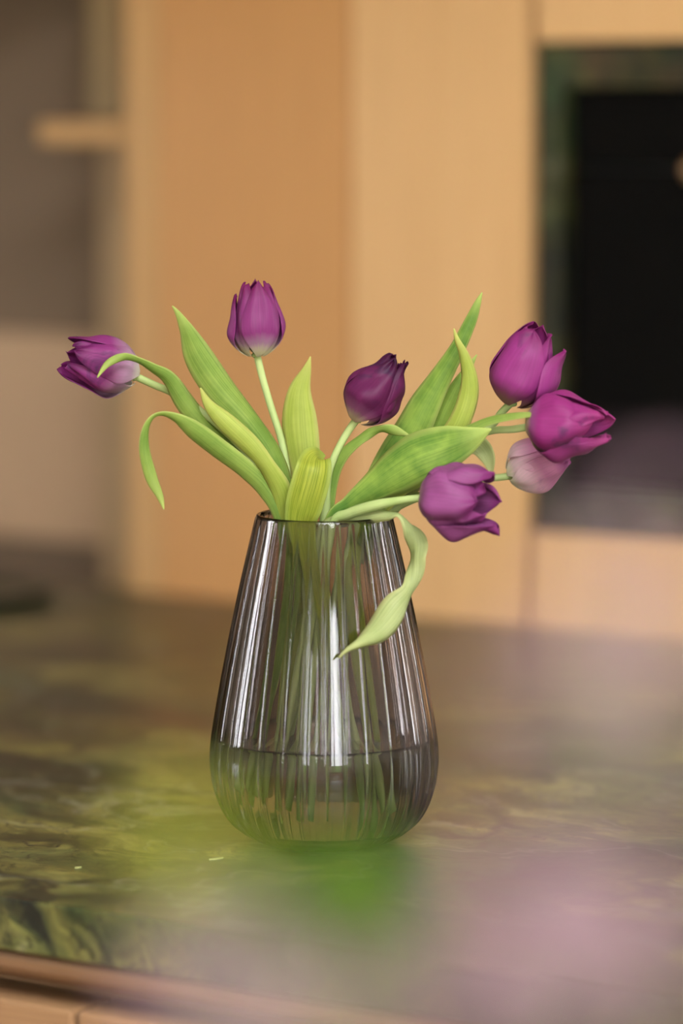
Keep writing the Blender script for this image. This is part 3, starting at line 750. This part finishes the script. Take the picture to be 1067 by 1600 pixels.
# a shred of leaf lying on the stone left of the vase, and a crumb
def shred(px, py, ln, wd, ang, mat, label, name, cat):
    c = at_table(px, py)
    V, F = [], []
    for i in range(7):
        s = i / 6 - 0.5
        w = wd * math.cos(s * 2.9)
        x, y = s * ln * math.cos(ang), s * ln * math.sin(ang)
        for sg, z in ((-1, 0.0), (0, 0.0012), (1, 0.0)):
            V.append((c.x + x - sg * w * math.sin(ang), c.y + y + sg * w * math.cos(ang) + 0.002 * math.sin(s * 3), TOP + 0.0002 + z))
    for i in range(6):
        for k in range(2):
            a = i * 3 + k; F.append((a, a + 1, a + 4, a + 3))
        a = i * 3; F.append((a, a + 3, a + 5, a + 2))
    o = mesh_obj(name, V, F, mat, None, True)
    return tag(o, label, cat)
shred(338, 1343, 0.009, 0.0016, 0.9, M['leaf_p'], 'tiny yellow green leaf shred on the marble left of the vase', 'leaf_shred', 'leaf')
shred(122, 1357, 0.003, 0.0010, 0.3, M['leaf_p'], 'pale crumb on the dark marble near the front edge at left', 'crumb', 'crumb')

# ------------------------------------------------------------------ foreground: flowering stems in a floor vase, close to the lens
fv = at_depth(760, 1600, 0.78)
FV = Vector((fv.x, fv.y, 0.0))
pot = lathe('floor_vase', [(0, 0), (0.10, 0), (0.125, 0.03), (0.14, 0.18), (0.13, 0.36), (0.085, 0.55), (0.06, 0.64), (0.066, 0.70), (0.060, 0.70), (0.054, 0.64), (0.078, 0.55), (0.12, 0.36), (0.13, 0.18), (0.11, 0.04), (0, 0.03)], M['crock'], None, 48, FV)
tag(pot, 'tall grey stoneware floor vase below the frame in the foreground', 'vase')
def blossom(parent, c, size, seed):
    rnd = random.Random(seed)
    nrm = (-FW + Vector((rnd.uniform(-.8, .8), rnd.uniform(-.8, .8), rnd.uniform(-.4, .8)))).normalized()
    a = nrm.orthogonal().normalized(); b = nrm.cross(a)
    V, F, UV = [], [], []
    r0 = rnd.random() * 6
    for k in range(5):
        q = r0 + 2 * math.pi * k / 5
        d = a * math.cos(q) + b * math.sin(q); s = nrm.cross(d)
        n0 = len(V)
        for i in range(5):
            v = i / 4
            w = size * 0.30 * math.sin(min(1, v * 1.1 + 0.08) * math.pi * 0.86)
            for u in (-1, 0, 1):
                V.append(c + d * (size * 0.5 * v) + s * (u * w) + nrm * (size * (0.16 * v * v + 0.05 * abs(u))))
                UV.append(((u + 1) / 2, v))
        for i in range(4):
            for j in range(2):
                x = n0 + i * 3 + j; F.append((x, x + 1, x + 4, x + 3))
    o = mesh_obj('blossom', V, F, M['blossom'], parent, True, UV)
    md = o.modifiers.new('thickness', 'SOLIDIFY'); md.thickness = 0.0004; md.offset = 0
    return o
def small_leaf(parent, p0, p1, hw, roll, seed, mat='fresh_leaf'):
    rows = 8
    t = (p1 - p0); L = t.length; t.normalize()
    view = (p0 - CAM).normalized()
    s = t.cross(view).normalized(); nn = s.cross(t)
    s2 = s * math.cos(roll) + nn * math.sin(roll); n2 = nn * math.cos(roll) - s * math.sin(roll)
    V, F, UV = [], [], []
    for i in range(rows + 1):
        v = i / rows
        w = hw * math.sin(math.pi * min(1, v * 0.96 + 0.03)) ** 0.8
        for k in range(5):
            u = k / 2 - 1
            V.append(p0 + t * (L * v) + s2 * (u * w) + n2 * (0.25 * w * u * u + 0.12 * L * v * v))
            UV.append((k / 4, v * 0.8))
    for i in range(rows):
        for k in range(4):
            a = i * 5 + k; F.append((a, a + 1, a + 6, a + 5))
    o = mesh_obj('leaf', V, F, M[mat], parent, True, UV)
    md = o.modifiers.new('thickness', 'SOLIDIFY'); md.thickness = 0.0005; md.offset = 0
    return o
def spray(label, tipx, tipy, depth, flowers, leaves, seed, leafmat='fresh_leaf'):
    """flowers: px, py, size in m; leaves: px0,py0,px1,py1,half width m, roll"""
    rnd = random.Random(seed)
    t = empty('flowering_stem', FV + Vector((rnd.uniform(-.02, .02), rnd.uniform(-.02, .02), 0.05)))
    tag(t, label, 'flower', 'pink flowering stems in the foreground')
    tip = at_depth(tipx, tipy, depth)
    mouth = Vector((t.location.x * 0.4 + FV.x * 0.6, t.location.y * 0.4 + FV.y * 0.6, 0.69))
    mid = (mouth + tip) / 2 + Vector((rnd.uniform(-.02, .02), rnd.uniform(-.02, .02), 0.02))
    pts = [t.location.copy(), mouth, mid, tip]
    tube('stem', pts, [0.0016, 0.0016, 0.0013, 0.0009], M['twig'], t, 6, 5)
    path = catmull([list(p) for p in pts], 12)
    def near(p):
        c = [Vector(q) for q in path if q[2] < p.z - 0.004 and q[2] > 0.75]
        return min(c, key=lambda q: (q - p).length) if c else mid
    for i, (px, py, sz) in enumerate(flowers):
        c = at_depth(px, py, depth + rnd.uniform(-.04, .04))
        blossom(t, c, sz, seed * 50 + i)
        q = near(c)
        if (q - c).length > 0.004:
            tube('flower_stalk', [q, (q + c) / 2 + Vector((0, 0, -0.004)), c], [0.0006] * 3, M['twig'], t, 5, 3)
    for i, (a, b, c, d, hw, roll) in enumerate(leaves):
        p0 = at_depth(a, b, depth); p1 = at_depth(c, d, depth - 0.01)
        small_leaf(t, p0, p1, hw, roll, i, leafmat)
        q = near(p0)
        if (q - p0).length > 0.004:
            tube('leaf_stalk', [q, (q + p0) / 2 + Vector((0, 0, -0.003)), p0], [0.0008] * 3, M['twig'], t, 5, 3)
    return t
spray('blurred green leafy stem in front of the vase foot', 540, 1460, 1.15,
      [], [(510, 1500, 560, 1310, 0.022, 0.1), (600, 1500, 530, 1320, 0.018, -0.2), (470, 1500, 450, 1350, 0.012, 0.3), (570, 1540, 650, 1400, 0.012, 0.2)], 1)
spray('blurred yellowish green leaf stem left of the vase foot', 330, 1390, 0.95,
      [], [(350, 1400, 250, 1270, 0.0105, 0.2), (240, 1400, 200, 1330, 0.004, 0.3)], 6, 'lime_leaf')
spray('blurred pink flower stem at the lower left foreground', 410, 1540, 0.85,
      [(400, 1545, 0.025), (330, 1590, 0.020), (455, 1580, 0.020), (350, 1500, 0.014), (270, 1530, 0.012), (540, 1600, 0.016)], [], 2)
spray('blurred pink flower stem low in the foreground, right of centre', 740, 1500, 0.85,
      [(700, 1520, 0.022), (775, 1480, 0.020), (640, 1580, 0.018), (720, 1590, 0.020), (810, 1410, 0.015), (840, 1550, 0.020)], [], 3)
spray('blurred pink flower stem in the lower right foreground', 950, 1420, 0.82,
      [(940, 1440, 0.025), (870, 1480, 0.018), (1010, 1450, 0.022), (965, 1370, 0.018), (1055, 1530, 0.018), (930, 1560, 0.016), (1060, 1400, 0.018), (800, 1320, 0.010)], [(1000, 1600, 1050, 1520, 0.004, 0.4)], 4)
spray('blurred pink flower stem rising along the right edge of the frame', 980, 880, 0.88,
      [(880, 1110, 0.015), (1010, 1050, 0.017), (940, 1020, 0.014), (1055, 1120, 0.017), (820, 1070, 0.012), (960, 900, 0.015), (1050, 950, 0.016), (990, 810, 0.011), (1055, 800, 0.011), (760, 1100, 0.011), (890, 960, 0.010)], [], 5)
